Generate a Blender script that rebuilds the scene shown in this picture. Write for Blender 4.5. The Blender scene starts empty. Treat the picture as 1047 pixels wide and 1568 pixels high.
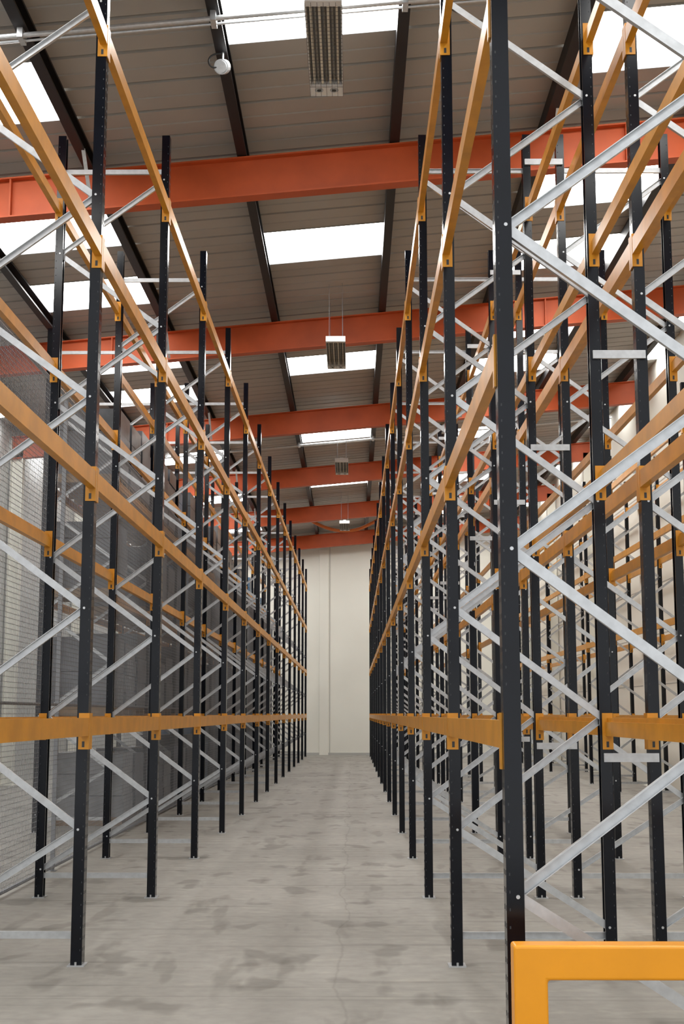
import bpy, math, random
from mathutils import Vector
random.seed(3)
sc = bpy.context.scene
sc.view_settings.view_transform = 'Standard'
sc.view_settings.exposure = 0.0

# ------------------------------------------------------------ materials
def mat(name, col, rough=0.5, metal=0.0, noise=0.0, nscale=8.0, emis=0.0, bump=0.0, col2=None, spec=None):
    m = bpy.data.materials.new(name); m.use_nodes = True
    nt = m.node_tree; b = nt.nodes['Principled BSDF']
    b.inputs['Base Color'].default_value = (*col, 1)
    b.inputs['Roughness'].default_value = rough
    b.inputs['Metallic'].default_value = metal
    if spec is not None: b.inputs['Specular IOR Level'].default_value = spec
    if noise > 0 or bump > 0:
        tc = nt.nodes.new('ShaderNodeTexCoord')
        n = nt.nodes.new('ShaderNodeTexNoise'); n.inputs['Scale'].default_value = nscale
        n.inputs['Detail'].default_value = 5
        nt.links.new(tc.outputs['Object'], n.inputs['Vector'])
        mx = nt.nodes.new('ShaderNodeValToRGB')
        c2 = col2 if col2 else tuple(max(0, c*(1-noise)) for c in col)
        mx.color_ramp.elements[0].color = (*c2, 1); mx.color_ramp.elements[0].position = .35
        mx.color_ramp.elements[1].color = (*col, 1); mx.color_ramp.elements[1].position = .65
        nt.links.new(n.outputs['Fac'], mx.inputs['Fac'])
        nt.links.new(mx.outputs['Color'], b.inputs['Base Color'])
        if bump > 0:
            bp = nt.nodes.new('ShaderNodeBump'); bp.inputs['Strength'].default_value = bump
            bp.inputs['Distance'].default_value = .02
            nt.links.new(n.outputs['Fac'], bp.inputs['Height']); nt.links.new(bp.outputs['Normal'], b.inputs['Normal'])
    if emis > 0:
        b.inputs['Emission Color'].default_value = (1, .985, .95, 1)
        b.inputs['Emission Strength'].default_value = emis
    return m

M_post = mat('navy_paint', (.003, .0045, .009), .15, 0, .3, 6, spec=.32)
M_slot = mat('slot_edge', (.022, .025, .03), .5)
M_beam = mat('orange_yellow_paint', (.67, .285, .014), .34, 0, .22, 5)
M_galv = mat('galvanised_steel', (.60, .62, .64), .36, .62, .14, 20)
M_wire = mat('galvanised_wire', (.24, .25, .27), .5, .3)
M_red = mat('red_oxide_paint', (.54, .095, .024), .5, 0, .18, 2, spec=.3)
M_purlin = mat('dark_purlin_steel', (.015, .015, .017), .5, spec=.25)
M_roof = mat('grey_roof_liner', (.37, .355, .325), .5, 0, .12, .7)
M_wall = mat('cream_wall_panel', (.87, .86, .79), .75, 0, .04, .5)
M_clad = mat('grey_ribbed_cladding', (.62, .63, .63), .5, 0, .08, .5)
M_seam = mat('wall_joint', (.50, .50, .48), .8)
M_sky = mat('translucent_rooflight', (.8, .85, .9), .5, emis=13.8)
M_barrier = mat('safety_orange_paint', (.92, .36, .007), .32, 0, .08, 3)
M_white = mat('white_enamel', (.75, .76, .76), .35)
M_refl = mat('lamp_reflector', (.55, .55, .55), .2, .8)
M_tube = mat('fluorescent_tube', (.75, .72, .62), .3)
M_dark = mat('dark_plastic', (.03, .03, .03), .4)
M_wood = mat('pallet_wood', (.30, .20, .11), .8, 0, .3, 9)
M_wrapd = mat('dark_wrapped_goods', (.10, .105, .12), .3, 0, .5, 3, bump=.4)
M_wrapb = mat('blue_wrapped_goods', (.10, .20, .34), .3, 0, .5, 3, bump=.4)
M_wrapg = mat('grey_wrapped_goods', (.30, .31, .33), .3, 0, .4, 3, bump=.4)
M_cable = mat('orange_duct', (.7, .2, .05), .5)

# ------------------------------------------------------------ mesh helper
class MB:
    def __init__(s): s.v = []; s.f = []; s.m = []
    def box(s, x0, x1, y0, y1, z0, z1, mi=0):
        if x0 > x1: x0, x1 = x1, x0
        if y0 > y1: y0, y1 = y1, y0
        n = len(s.v)
        s.v += [(x0,y0,z0),(x1,y0,z0),(x1,y1,z0),(x0,y1,z0),(x0,y0,z1),(x1,y0,z1),(x1,y1,z1),(x0,y1,z1)]
        for q in ((0,3,2,1),(4,5,6,7),(0,1,5,4),(1,2,6,5),(2,3,7,6),(3,0,4,7)):
            s.f.append(tuple(n+i for i in q)); s.m.append(mi)
    def prism(s, prof, p, q, u, mi=0, caps=True):
        p = Vector(p); q = Vector(q); d = (q-p).normalized(); u = Vector(u)
        u = (u - d*u.dot(d)).normalized(); w = d.cross(u)
        n = len(s.v); k = len(prof)
        for c in (p, q):
            for a, b in prof: s.v.append(tuple(c + u*a + w*b))
        for i in range(k):
            j = (i+1) % k
            s.f.append((n+i, n+j, n+k+j, n+k+i)); s.m.append(mi)
        if caps:
            s.f.append(tuple(n+i for i in reversed(range(k)))); s.m.append(mi)
            s.f.append(tuple(n+k+i for i in range(k))); s.m.append(mi)
    def tube(s, p, q, r, seg=10, mi=0):
        prof = [(r*math.cos(2*math.pi*i/seg), r*math.sin(2*math.pi*i/seg)) for i in range(seg)]
        d = Vector(q)-Vector(p)
        u = (0,0,1) if abs(d.normalized().z) < .9 else (1,0,0)
        s.prism(prof, p, q, u, mi)
    def quad(s, a, b, c, d, mi=0):
        n = len(s.v); s.v += [a,b,c,d]; s.f.append((n,n+1,n+2,n+3)); s.m.append(mi)
    def obj(s, name, mats, parent=None, bevel=0, fixn=True):
        me = bpy.data.meshes.new(name); me.from_pydata(s.v, [], s.f)
        for m in mats: me.materials.append(m)
        me.polygons.foreach_set('material_index', s.m); me.update()
        if fixn:
            import bmesh
            bm = bmesh.new(); bm.from_mesh(me); bmesh.ops.recalc_face_normals(bm, faces=bm.faces); bm.to_mesh(me); bm.free()
        o = bpy.data.objects.new(name, me); sc.collection.objects.link(o)
        if parent: o.parent = parent
        if bevel:
            b = o.modifiers.new('bevel','BEVEL'); b.width = bevel; b.segments = 3; b.limit_method = 'ANGLE'
        return o
def empty(name):
    e = bpy.data.objects.new(name, None); sc.collection.objects.link(e); return e

# ------------------------------------------------------------ layout
Y1 = 9.63; BAY = 3.47; NF = 14
FR = [Y1 + BAY*(i-1) for i in range(0, NF+1)]     # frame 0 .. 14
LEVELS = [1.61, 3.36, 5.09, 6.74]
HT = 7.50; DEP = 1.05; PW = .078
SLOPE = .09
XL, XR = -8.5, 7.35
YB = 57.4; YF = -3.0
def roofz(x): return 9.50 + SLOPE*x

POSTP = [(0,-.05),(0,.05),(PW,.05),(PW,.028),(PW-.005,.028),(PW-.005,.045),(.005,.045),(.005,-.045),(PW-.005,-.045),(PW-.005,-.028),(PW,-.028),(PW,-.05)]

def rack(xf, s, frames, name='pallet_rack', slots=True):
    """xf = aisle face x of the front post, s=+1 rack extends to +x."""
    root = empty(name)
    up = MB(); be = MB(); br = MB(); ft = MB()
    xr = xf + s*(DEP+PW)         # outer face of the rear post
    for (fx, d) in ((xf, s), (xr, -s)):
        for y in frames:
            prof = POSTP
            n = len(up.v); k = len(prof)
            for z in (0.006, HT):
                for a, b in prof: up.v.append((fx + d*a, y+b, z))
            for i in range(k):
                j = (i+1) % k; up.f.append((n+i,n+j,n+k+j,n+k+i)); up.m.append(0)
            up.f.append(tuple(n+k+i for i in range(k))); up.m.append(0)
            ft.box(fx-d*.02, fx+d*(PW+.02), y-.075, y+.075, 0, .008)
            for by in (-.062, .062): ft.tube((fx+d*.04, y+by, .008), (fx+d*.04, y+by, .03), .008, 6)
            if slots and y < 18:
                z = .10
                while z < HT-.05:
                    ok = all(abs(z-(l-.03)) > .17 for l in LEVELS)
                    if ok:
                        yy = y-.0508
                        up.box(fx+d*.012, fx+d*.018, yy, yy+.001, z, z+.012, 1)
                        xx = fx - d*.0008
                        for o in (-.025, .025):
                            up.box(xx, xx+d*.001, y+o-.006, y+o+.006, z, z+.022, 1)
                    z += .075
            # beam connectors
            for l in LEVELS:
                for sy in (-1, 1):
                    if sy < 0 and y == frames[0]: continue
                    if sy > 0 and y == frames[-1]: continue
                    be.box(fx-d*.010, fx+d*.064, y+sy*.0505, y+sy*.058, l-.155, l+.095)
                    be.box(fx-d*.010, fx-d*.001, y+sy*.004, y+sy*.0505, l-.155, l+.095)
                    be.box(fx+d*.020, fx+d*.038, y+sy*.0580, y+sy*.0590, l-.140, l-.10, 1)
        for i in range(len(frames)-1):
            ya, yb = frames[i]+.058, frames[i+1]-.058
            for l in LEVELS:
                h = .062
                # stepped box beam: profile in (x,z)
                P = [(-.008,-h),(.045,-h),(.045,h-.028),(.028,h-.028),(.028,h),(-.008,h)]
                n = len(be.v)
                for y in (ya, yb):
                    for a, b in P: be.v.append((fx + d*a, y, l+b))
                for q in range(6):
                    j = (q+1) % 6; be.f.append((n+q,n+j,n+6+j,n+6+q)); be.m.append(0)
                be.f.append(tuple(n+q for q in range(6))); be.m.append(0)
                be.f.append(tuple(n+6+q for q in range(6))); be.m.append(0)
    # bracing, U channel
    t = .004; w = .024; dd = .028
    U = [(-w,-dd/2),(w,-dd/2),(w,dd/2),(w-t,dd/2),(w-t,-dd/2+t),(-w+t,-dd/2+t),(-w+t,dd/2),(-w,dd/2)]
    fxm = xf + s*.05; rxm = xr - s*.05
    fn = [.91+1.53*k for k in range(5)]; rn = [.26]+[1.67+1.53*k for k in range(4)]
    for y in frames:
        for z in (.20, 7.13):
            br.prism(U, (fxm,y,z), (rxm,y,z), (0,0,1))
        for k in range(5):
            br.prism(U, (rxm,y-.012,rn[k]), (fxm,y-.012,fn[k]), (0,0,1))
            if k < 4: br.prism(U, (fxm,y+.018,fn[k]), (rxm,y+.018,rn[k+1]), (0,0,1))
        for z in fn: br.tube((fxm, y-.056, z), (fxm, y+.056, z), .009, 8)
        for z in rn: br.tube((rxm, y-.056, z), (rxm, y+.056, z), .009, 8)
    up.obj('uprights', [M_post, M_slot], root)
    be.obj('load_beams', [M_beam, M_dark], root)
    br.obj('diagonal_bracing', [M_galv], root)
    ft.obj('foot_plates', [M_galv], root)
    return root

rack(.709-.04, 1, FR)
r2 = rack(.709-.04+DEP+PW+.26+DEP+PW, -1, FR)   # back to back partner
rack(-1.886+.04, -1, FR)
xr3 = .669+2*(DEP+PW)+.26+2.62
rack(xr3, 1, FR[2:])
# row spacers between back to back racks
sp = MB(); xa = .669+DEP+PW; xb = xa+.26
for y in FR:
    for z in (1.40, 4.27, 7.2):
        sp.prism([(-.03,-.012),(.03,-.012),(.03,.012),(-.03,.012)], (xa-.06,y-.065,z), (xb+.06,y-.065,z), (0,0,1))
o = sp.obj('row_spacers', [M_galv]); o.parent = r2

# loaded rack behind the mesh
XL2 = -3.50
rl = rack(XL2, -1, FR[4:], slots=False)
ld = MB()
def wrapped(x0,x1,y0,y1,z0,h,mi):
    for k in range(3): ld.box(x0, x1, y0+(y1-y0-.1)*k/2, y0+(y1-y0-.1)*k/2+.1, z0, z0+.10, 0)
    ld.box(x0, x1, y0, y1, z0+.10, z0+.13, 0)
    zz = z0+.13; rows = random.choice([2,3,4])
    for r in range(rows):
        j = random.uniform(0,.03)
        ld.box(x0+j, x1-j, y0+j, y1-j, zz, zz+h/rows-.012, mi)
        zz += h/rows
for i in range(4, NF):
    y = FR[i]
    for lz in [0.0] + [l+.064 for l in LEVELS[:3]]:
        for k in range(3):
            if random.random() < .25: continue
            ya = y+.12+k*1.10
            wrapped(XL2-.05, XL2-1.10, ya, ya+.98, lz, random.uniform(.8,1.3), random.choice([1,1,1,2,3,1,1]))
ld.obj('stored_pallet_loads', [M_wood, M_wrapd, M_wrapb, M_wrapg])

# ------------------------------------------------------------ wire mesh partition
fe = empty('wire_mesh_partition')
XF = -3.26; FH = 5.3
wm = MB(); y0, y1 = 8.3, 55.5; r = .0018
y = y0
while y <= y1: wm.box(XF-r, XF+r, y-r, y+r, .05, FH); y += .05
z = .05
while z <= FH: wm.box(XF-r, XF+r, y0, y1, z-r, z+r); z += .05
wm.obj('wire_grid', [M_wire], fe, fixn=False)
pm = MB()
y = y0
while y <= y1+.01:
    pm.box(XF-.05, XF-.006, y-.02, y+.02, 0, FH+.05); pm.box(XF-.08, XF+.02, y-.05, y+.05, 0, .006); y += BAY
for z in (.05, 1.8, 3.55, FH):
    pm.box(XF-.03, XF-.004, y0, y1, z-.015, z+.015)
pm.obj('frame_posts', [M_wire], fe)

# ------------------------------------------------------------ floor
def floor_mat():
    m = bpy.data.materials.new('concrete_floor'); m.use_nodes = True
    nt = m.node_tree; N = nt.nodes; L = nt.links; b = N['Principled BSDF']
    tc = N.new('ShaderNodeTexCoord')
    def noise(scale, det, sx=1, sy=1, off=0):
        mp = N.new('ShaderNodeMapping'); mp.inputs['Scale'].default_value = (sx, sy, 1)
        mp.inputs['Location'].default_value = (off, off*.7, 0)
        L.new(tc.outputs['Object'], mp.inputs['Vector'])
        n = N.new('ShaderNodeTexNoise'); n.inputs['Scale'].default_value = scale; n.inputs['Detail'].default_value = det
        L.new(mp.outputs['Vector'], n.inputs['Vector']); return n.outputs['Fac']
    def ramp(fac, p0, c0, p1, c1):
        r = N.new('ShaderNodeValToRGB'); r.color_ramp.elements[0].position = p0; r.color_ramp.elements[1].position = p1
        r.color_ramp.elements[0].color = (*c0,1); r.color_ramp.elements[1].color = (*c1,1)
        L.new(fac, r.inputs['Fac']); return r.outputs['Color']
    def mul(a, bb, f=1.0):
        x = N.new('ShaderNodeMix'); x.data_type = 'RGBA'; x.blend_type = 'MULTIPLY'; x.inputs['Factor'].default_value = f
        L.new(a, x.inputs[6]); L.new(bb, x.inputs[7]); return x.outputs[2]
    def math_(op, a, v):
        x = N.new('ShaderNodeMath'); x.operation = op
        L.new(a, x.inputs[0])
        if isinstance(v, (int, float)): x.inputs[1].default_value = v
        else: L.new(v, x.inputs[1])
        return x.outputs[0]
    c = ramp(noise(.5, 8), .3, (.275,.262,.236), .7, (.365,.350,.318))
    c = mul(c, ramp(noise(9, 8), .3, (.83,.83,.83), .7, (1,1,1)))
    c = mul(c, ramp(noise(1.7, 2, 1.3, .8), .59, (1,1,1), .65, (.70,.69,.68)))            # dark patches
    c = mul(c, ramp(noise(1.3, 3, 2.4, .5, 7), .60, (1,1,1), .67, (.76,.75,.74)))          # along-aisle rubber
    c = mul(c, ramp(noise(3.2, 4, .12, 2.2, 3), .57, (1,1,1), .68, (.78,.78,.77)))         # cross scuffs
    c = mul(c, ramp(noise(6, 3, .3, .9, 11), .60, (1,1,1), .70, (1.15,1.14,1.12)))         # pale dust
    sep = N.new('ShaderNodeSeparateXYZ'); L.new(tc.outputs['Object'], sep.inputs[0])
    wob = math_('MULTIPLY', noise(.7, 6), .35)
    xx = math_('ADD', sep.outputs['X'], wob)
    d = math_('ABSOLUTE', math_('ADD', xx, -.09), 0)
    c = mul(c, ramp(d, .002, (.84,.84,.83), .014, (1,1,1)))
    yy = math_('ABSOLUTE', math_('SUBTRACT', math_('MODULO', math_('ADD', sep.outputs['Y'], 20.0), 5.2), 2.6), 0)
    c = mul(c, ramp(yy, .004, (.8,.8,.79), .014, (1,1,1)))
    L.new(c, b.inputs['Base Color'])
    b.inputs['Roughness'].default_value = .6
    bp = N.new('ShaderNodeBump'); bp.inputs['Strength'].default_value = .12; bp.inputs['Distance'].default_value = .01
    L.new(noise(14, 6), bp.inputs['Height']); L.new(bp.outputs['Normal'], b.inputs['Normal'])
    return m
fl = MB(); fl.box(XL-.3, XR+.3, YF, YB+.3, -.2, 0); fl.obj('floor', [floor_mat()])

# ------------------------------------------------------------ walls
w = MB(); w.box(XL-.3, XR+.3, YB, YB+.3, 0, 10.6)
w.box(-.975, -.95, YB-.010, YB, 0, 9.0, 1)
w.box(XL, XR, YB-.03, YB, 0, .10, 1)
w.obj('wall_back', [M_wall, M_seam])
dp = MB(); dp.box(-1.40, -1.02, YB-.07, YB-.003, .0, 8.6); dp.obj('trim_1', [M_wall], bevel=.01)
w = MB(); w.box(XR, XR+.3, YF, YB, 0, 10.4)
z = 1.2
while z < 8.6: w.box(XR-.006, XR, YF, YB, z-.012, z+.012, 1); z += 1.2
w.obj('wall_right', [M_wall, M_seam])
# left wall: horizontally ribbed cladding
w = MB(); w.box(XL-.3, XL, YF, YB, 0, 8.9)
z = .3
while z < 8.5:
    w.prism([(0,0),(.05,.035),(.11,.035),(.16,0)], (XL-.001,YB,z), (XL-.001,YF,z), (0,0,1)); z += .30
w.obj('wall_left', [M_clad])

# ------------------------------------------------------------ roof
RY0 = 17.5; RS = 7.8
PX = [-1.486+2.06*k for k in range(-4, 6)]
cols = [XL] + [p for p in PX if XL+.3 < p < XR-.3] + [XR]
ST = RS/10
ce = MB(); wins = {}
for i in range(len(cols)-1):
    xa_, xb_ = cols[i], cols[i+1]; k = round(((xa_+xb_)/2 + .456)/2.06)
    for bay in range(-3, 6):
        for sidx in range(10):
            ya = RY0 + .39 + RS*bay + ST*sidx; yb = ya+ST
            if ya < YF-.01 or yb > YB+.6: continue
            if k == 0: skyl = sidx in (4, 5)
            elif k % 2 == 0: skyl = sidx in (2, 3, 6, 7)
            else: skyl = False
            za, zb = roofz(xa_), roofz(xb_)
            tgt = wins.setdefault(k, MB()) if skyl else ce
            g = .06
            yl = [(ya,0),(ya+.35,0),(ya+.36,.015),(ya+.39,.015),(ya+.40,0),(ya+ST-.070,0),(ya+ST-.060,g),(ya+ST-.012,g),(yb,0)]
            if skyl: yl = [(ya,0.012),(ya+ST-.045,0.012),(ya+ST-.02,.03),(yb,0.012)]
            for (p, h1), (q, h2) in zip(yl, yl[1:]):
                tgt.quad((xa_,p,za+h1),(xa_,q,za+h2),(xb_,q,zb+h2),(xb_,p,zb+h1))
ceo = ce.obj('ceiling', [M_roof], fixn=False)
for n, k in enumerate(sorted(wins)):
    wins[k].obj('window_%d' % (n+1), [M_sky], fixn=False)

pu = MB(); pw = .13
for x in PX:
    if not (XL+.3 < x < XR-.3): continue
    zt = roofz(x)-.006
    C = [(0,0),(pw,0),(pw,-.03),(pw-.006,-.03),(pw-.006,-.006),(.006,-.006),(.006,-.214),(pw-.006,-.214),(pw-.006,-.19),(pw,-.19),(pw,-.22),(0,-.22)]
    n = len(pu.v)
    for y in (YF, YB-.01):
        for a, b in C: pu.v.append((x-pw/2+a, y, zt+b))
    for i in range(12):
        j = (i+1) % 12; pu.f.append((n+i,n+j,n+12+j,n+12+i)); pu.m.append(0)
    pu.f.append(tuple(n+i for i in range(12))); pu.m.append(0)
    pu.f.append(tuple(n+12+i for i in range(12))); pu.m.append(0)
pu.obj('roof_purlins', [M_purlin])

H = .56
for bay in range(-2, 6):
    y = RY0 + RS*bay
    if y > YB-.2: continue
    e = empty('steel_portal_frame')
    m = MB(); t = .022; fw = .11
    za, zb = roofz(XL)-.235, roofz(XR)-.235
    I = [(0,-fw),(0,fw),(-t,fw),(-t,.008),(-H+t,.008),(-H+t,fw),(-H,fw),(-H,-fw),(-H+t,-fw),(-H+t,-.008),(-t,-.008),(-t,-fw)]
    n = len(m.v)
    for x, z in ((XL+.05, za), (XR-.02, zb)):
        for a, b in I: m.v.append((x, y+b, z+a))
    for i in range(12):
        j = (i+1) % 12; m.f.append((n+i,n+j,n+12+j,n+12+i)); m.m.append(0)
    m.f.append(tuple(n+i for i in range(12))); m.m.append(0)
    m.f.append(tuple(n+12+i for i in range(12))); m.m.append(0)
    for xs_ in (-4.6, 3.7):      # splice plates
        zz = roofz(xs_)-.235
        m.box(xs_-.012, xs_+.012, y-.1, y+.1, zz-H+.01, zz-.01)
    m.obj('rafter', [M_red], e)
    for xc, s_ in ((XL+.05, 1), (XR-.02, -1)):
        m = MB(); zt = roofz(xc)-.26
        m.box(xc, xc+s_*.02, y-fw, y+fw, 0, zt); m.box(xc+s_*.28, xc+s_*.30, y-fw, y+fw, 0, zt-.5)
        m.box(xc+s_*.02, xc+s_*.28, y-.008, y+.008, 0, zt-.3)
        m.box(xc, xc+s_*.36, y-.17, y+.17, 0, .02)
        m.obj('column', [M_wall], e)
    m = MB()
    for x in PX:
        if not (XL+.5 < x < XR-.5): continue
        if round((x+1.486)/2.06) in (-2, -1, 2):
            for sg in (-1, 1):
                m.prism([(-.025,-.003),(.025,-.003),(.025,.003),(-.025,.003)], (x+.05, y+sg*.09, roofz(x)-.235-H+.03), (x+.05, y+sg*.75, roofz(x)-.21), (1,0,0))
    if m.v: m.obj('fly_braces', [M_galv], e)

# conduits across the bays
for y in (13.6, 37.0):
    e = MB(); x0, x1 = -8.2, 7.2
    e.tube((x0,y,roofz(x0)-.30), (x1,y,roofz(x1)-.30), .028, 10)
    e.tube((x0,y+.12,roofz(x0)-.30), (x1,y+.12,roofz(x1)-.30), .016, 8)
    for x in PX:
        if XL+.5 < x < XR-.5: e.box(x-.03, x+.03, y-.04, y+.16, roofz(x)-.335, roofz(x)-.222)
    e.obj('conduit_pipe', [M_galv])

# ------------------------------------------------------------ high-bay lamps
def lamp(x, y0, zc):
    e = empty('high_bay_fluorescent_lamp')
    W = .175; Lg = 1.95; y1 = y0+Lg
    h = MB()
    h.box(x-W, x+W, y0, y1, zc+.09, zc+.10)
    h.box(x-W, x-W+.01, y0, y1, zc, zc+.09); h.box(x+W-.01, x+W, y0, y1, zc, zc+.09)
    h.box(x-W, x+W, y0-.01, y0, zc, zc+.10); h.box(x-W, x+W, y1, y1+.01, zc, zc+.10)
    h.box(x-W+.01, x+W-.01, y0, y0+.10, zc+.005, zc+.09)
    h.box(x-W+.01, x+W-.01, y1-.22, y1, zc+.005, zc+.09)
    h.box(x-.05, x+.05, y0+.3, y1-.3, zc+.10, zc+.17)
    h.obj('housing', [M_white], e, bevel=.003)
    r = MB(); ra, rb = y0+.10, y1-.22
    for k in range(4):
        xc = x - W + .01 + (2*W-.02)*(k+.5)/4; hw = (2*W-.02)/8
        r.quad((xc-hw,ra,zc+.02),(xc-hw,rb,zc+.02),(xc,rb,zc+.085),(xc,ra,zc+.085))
        r.quad((xc,ra,zc+.085),(xc,rb,zc+.085),(xc+hw,rb,zc+.02),(xc+hw,ra,zc+.02))
    r.obj('reflectors', [M_refl], e, fixn=False)
    t = MB()
    for k in range(4):
        xc = x - W + .01 + (2*W-.02)*(k+.5)/4
        t.tube((xc,ra,zc+.035),(xc,rb,zc+.035), .013, 10)
    t.obj('tubes', [M_tube], e)
    g = MB()
    n = 22
    for k in range(n+1):
        yy = ra+(rb-ra)*k/n
        g.tube((x-W,yy,zc-.006),(x+W,yy,zc-.006), .0022, 5)
    for k in range(7):
        xx = x-W+2*W*k/6; g.tube((xx,y0,zc-.010),(xx,y1,zc-.010), .0022, 5)
    g.obj('wire_guard', [M_dark], e)
    s = MB()
    for xx in (x-.08, x+.08):
        s.tube((xx,y1-.13,zc-.004),(xx,y1-.13,zc+.006), .045, 16)
        s.tube((xx,y1-.13,zc-.008),(xx,y1-.13,zc-.003), .022, 12, 1)
    s.obj('end_sockets', [M_refl, M_dark], e)
    d = MB()
    for yy in (y0+.4, y1-.4):
        for xx in (x-.12, x+.12): d.tube((xx,yy,zc+.10),(xx,yy,roofz(xx)), .003, 6, 1)
        d.box(x-.13, x+.13, yy-.02, yy+.02, zc+.10, zc+.125)
    d.obj('suspension_rods', [M_galv, M_wire], e)
for k in range(4): lamp(-.27 if k == 0 else (-.31+.01*k), 11.83+11.7*k, 1.7+6.57)

# small round floodlight on purlin
e = empty('round_floodlight')
m = MB(); cx, cy, cz = -1.486+.02, 14.5, roofz(-1.486)-.22
m.tube((cx,cy,cz),(cx,cy,cz-.12), .012, 8); m.tube((cx-.02,cy,cz-.18),(cx+.0,cy+.10,cz-.13), .085, 18)
m.tube((cx-.025,cy-.02,cz-.19),(cx-.02,cy,cz-.18), .07, 18); m.obj('lamp_head', [M_galv], e)
c = bpy.data.curves.new('cable_loop','CURVE'); c.dimensions='3D'; c.bevel_depth=.01
s = c.splines.new('NURBS'); pts=[(cx-.02,cy,cz-.02),(cx-.14,cy,cz-.02),(cx-.2,cy,cz-.14),(cx-.1,cy,cz-.22),(cx-.02,cy,cz-.16)]
s.points.add(4); s.use_endpoint_u = True
for p, q in zip(s.points, pts): p.co = (*q, 1)
co = bpy.data.objects.new('cable_loop', c); c.materials.append(M_dark); sc.collection.objects.link(co); co.parent = e

# orange flexible duct at the far end
c = bpy.data.curves.new('flexible_duct','CURVE'); c.dimensions='3D'; c.bevel_depth=.06; c.bevel_resolution=4
s = c.splines.new('NURBS'); pts=[(-1.7,50,8.9),(-1.0,50,8.45),(0,50,8.35),(.6,50,8.65),(1.2,50,8.95),(1.6,50,9.3)]
s.points.add(5); s.use_endpoint_u = True
for p, q in zip(s.points, pts): p.co = (*q, 1)
co = bpy.data.objects.new('flexible_duct', c); c.materials.append(M_cable); sc.collection.objects.link(co)

# ------------------------------------------------------------ rack end guard
g = MB(); yb = 5.62; tw = .135
xg0, xg1, zt = .640, 3.35, .775
P = [(xg0,0),(xg0,zt),(xg1,zt),(xg1,0),(xg1-tw,0),(xg1-tw,zt-tw),(xg0+tw,zt-tw),(xg0+tw,0)]
n = len(g.v)
for y in (yb, yb+.12):
    for a, b in P: g.v.append((a, y, b+.01))
for i in range(8):
    j = (i+1) % 8; g.f.append((n+i,n+j,n+8+j,n+8+i)); g.m.append(0)
for off in (0, 8):
    for q in ((0,1,6,7),(1,2,5,6),(2,3,4,5)): g.f.append(tuple(n+off+i for i in q)); g.m.append(0)
ge = empty('rack_end_guard')
g.obj('hoop', [M_barrier], ge, bevel=.012)
p = MB()
for xx in (xg0, xg1-tw): p.box(xx-.0, xx+tw, yb-.04, yb+.16, 0, .012)
p.obj('base_plates', [M_barrier], ge)

# ------------------------------------------------------------ light
wd = bpy.data.worlds.new('World'); sc.world = wd; wd.use_nodes = True
bg = wd.node_tree.nodes['Background']; bg.inputs[0].default_value = (.96,.98,1,1); bg.inputs[1].default_value = 1.25

# ------------------------------------------------------------ camera
cd = bpy.data.cameras.new('camera'); cam = bpy.data.objects.new('camera', cd); sc.collection.objects.link(cam)
cd.sensor_fit = 'VERTICAL'; cd.sensor_height = 36; cd.lens = 2080/1568*36
cd.clip_end = 300
cam.location = (0,0,1.7)
cam.rotation_euler = (math.radians(90+8.45), 0, .00785)
sc.camera = cam
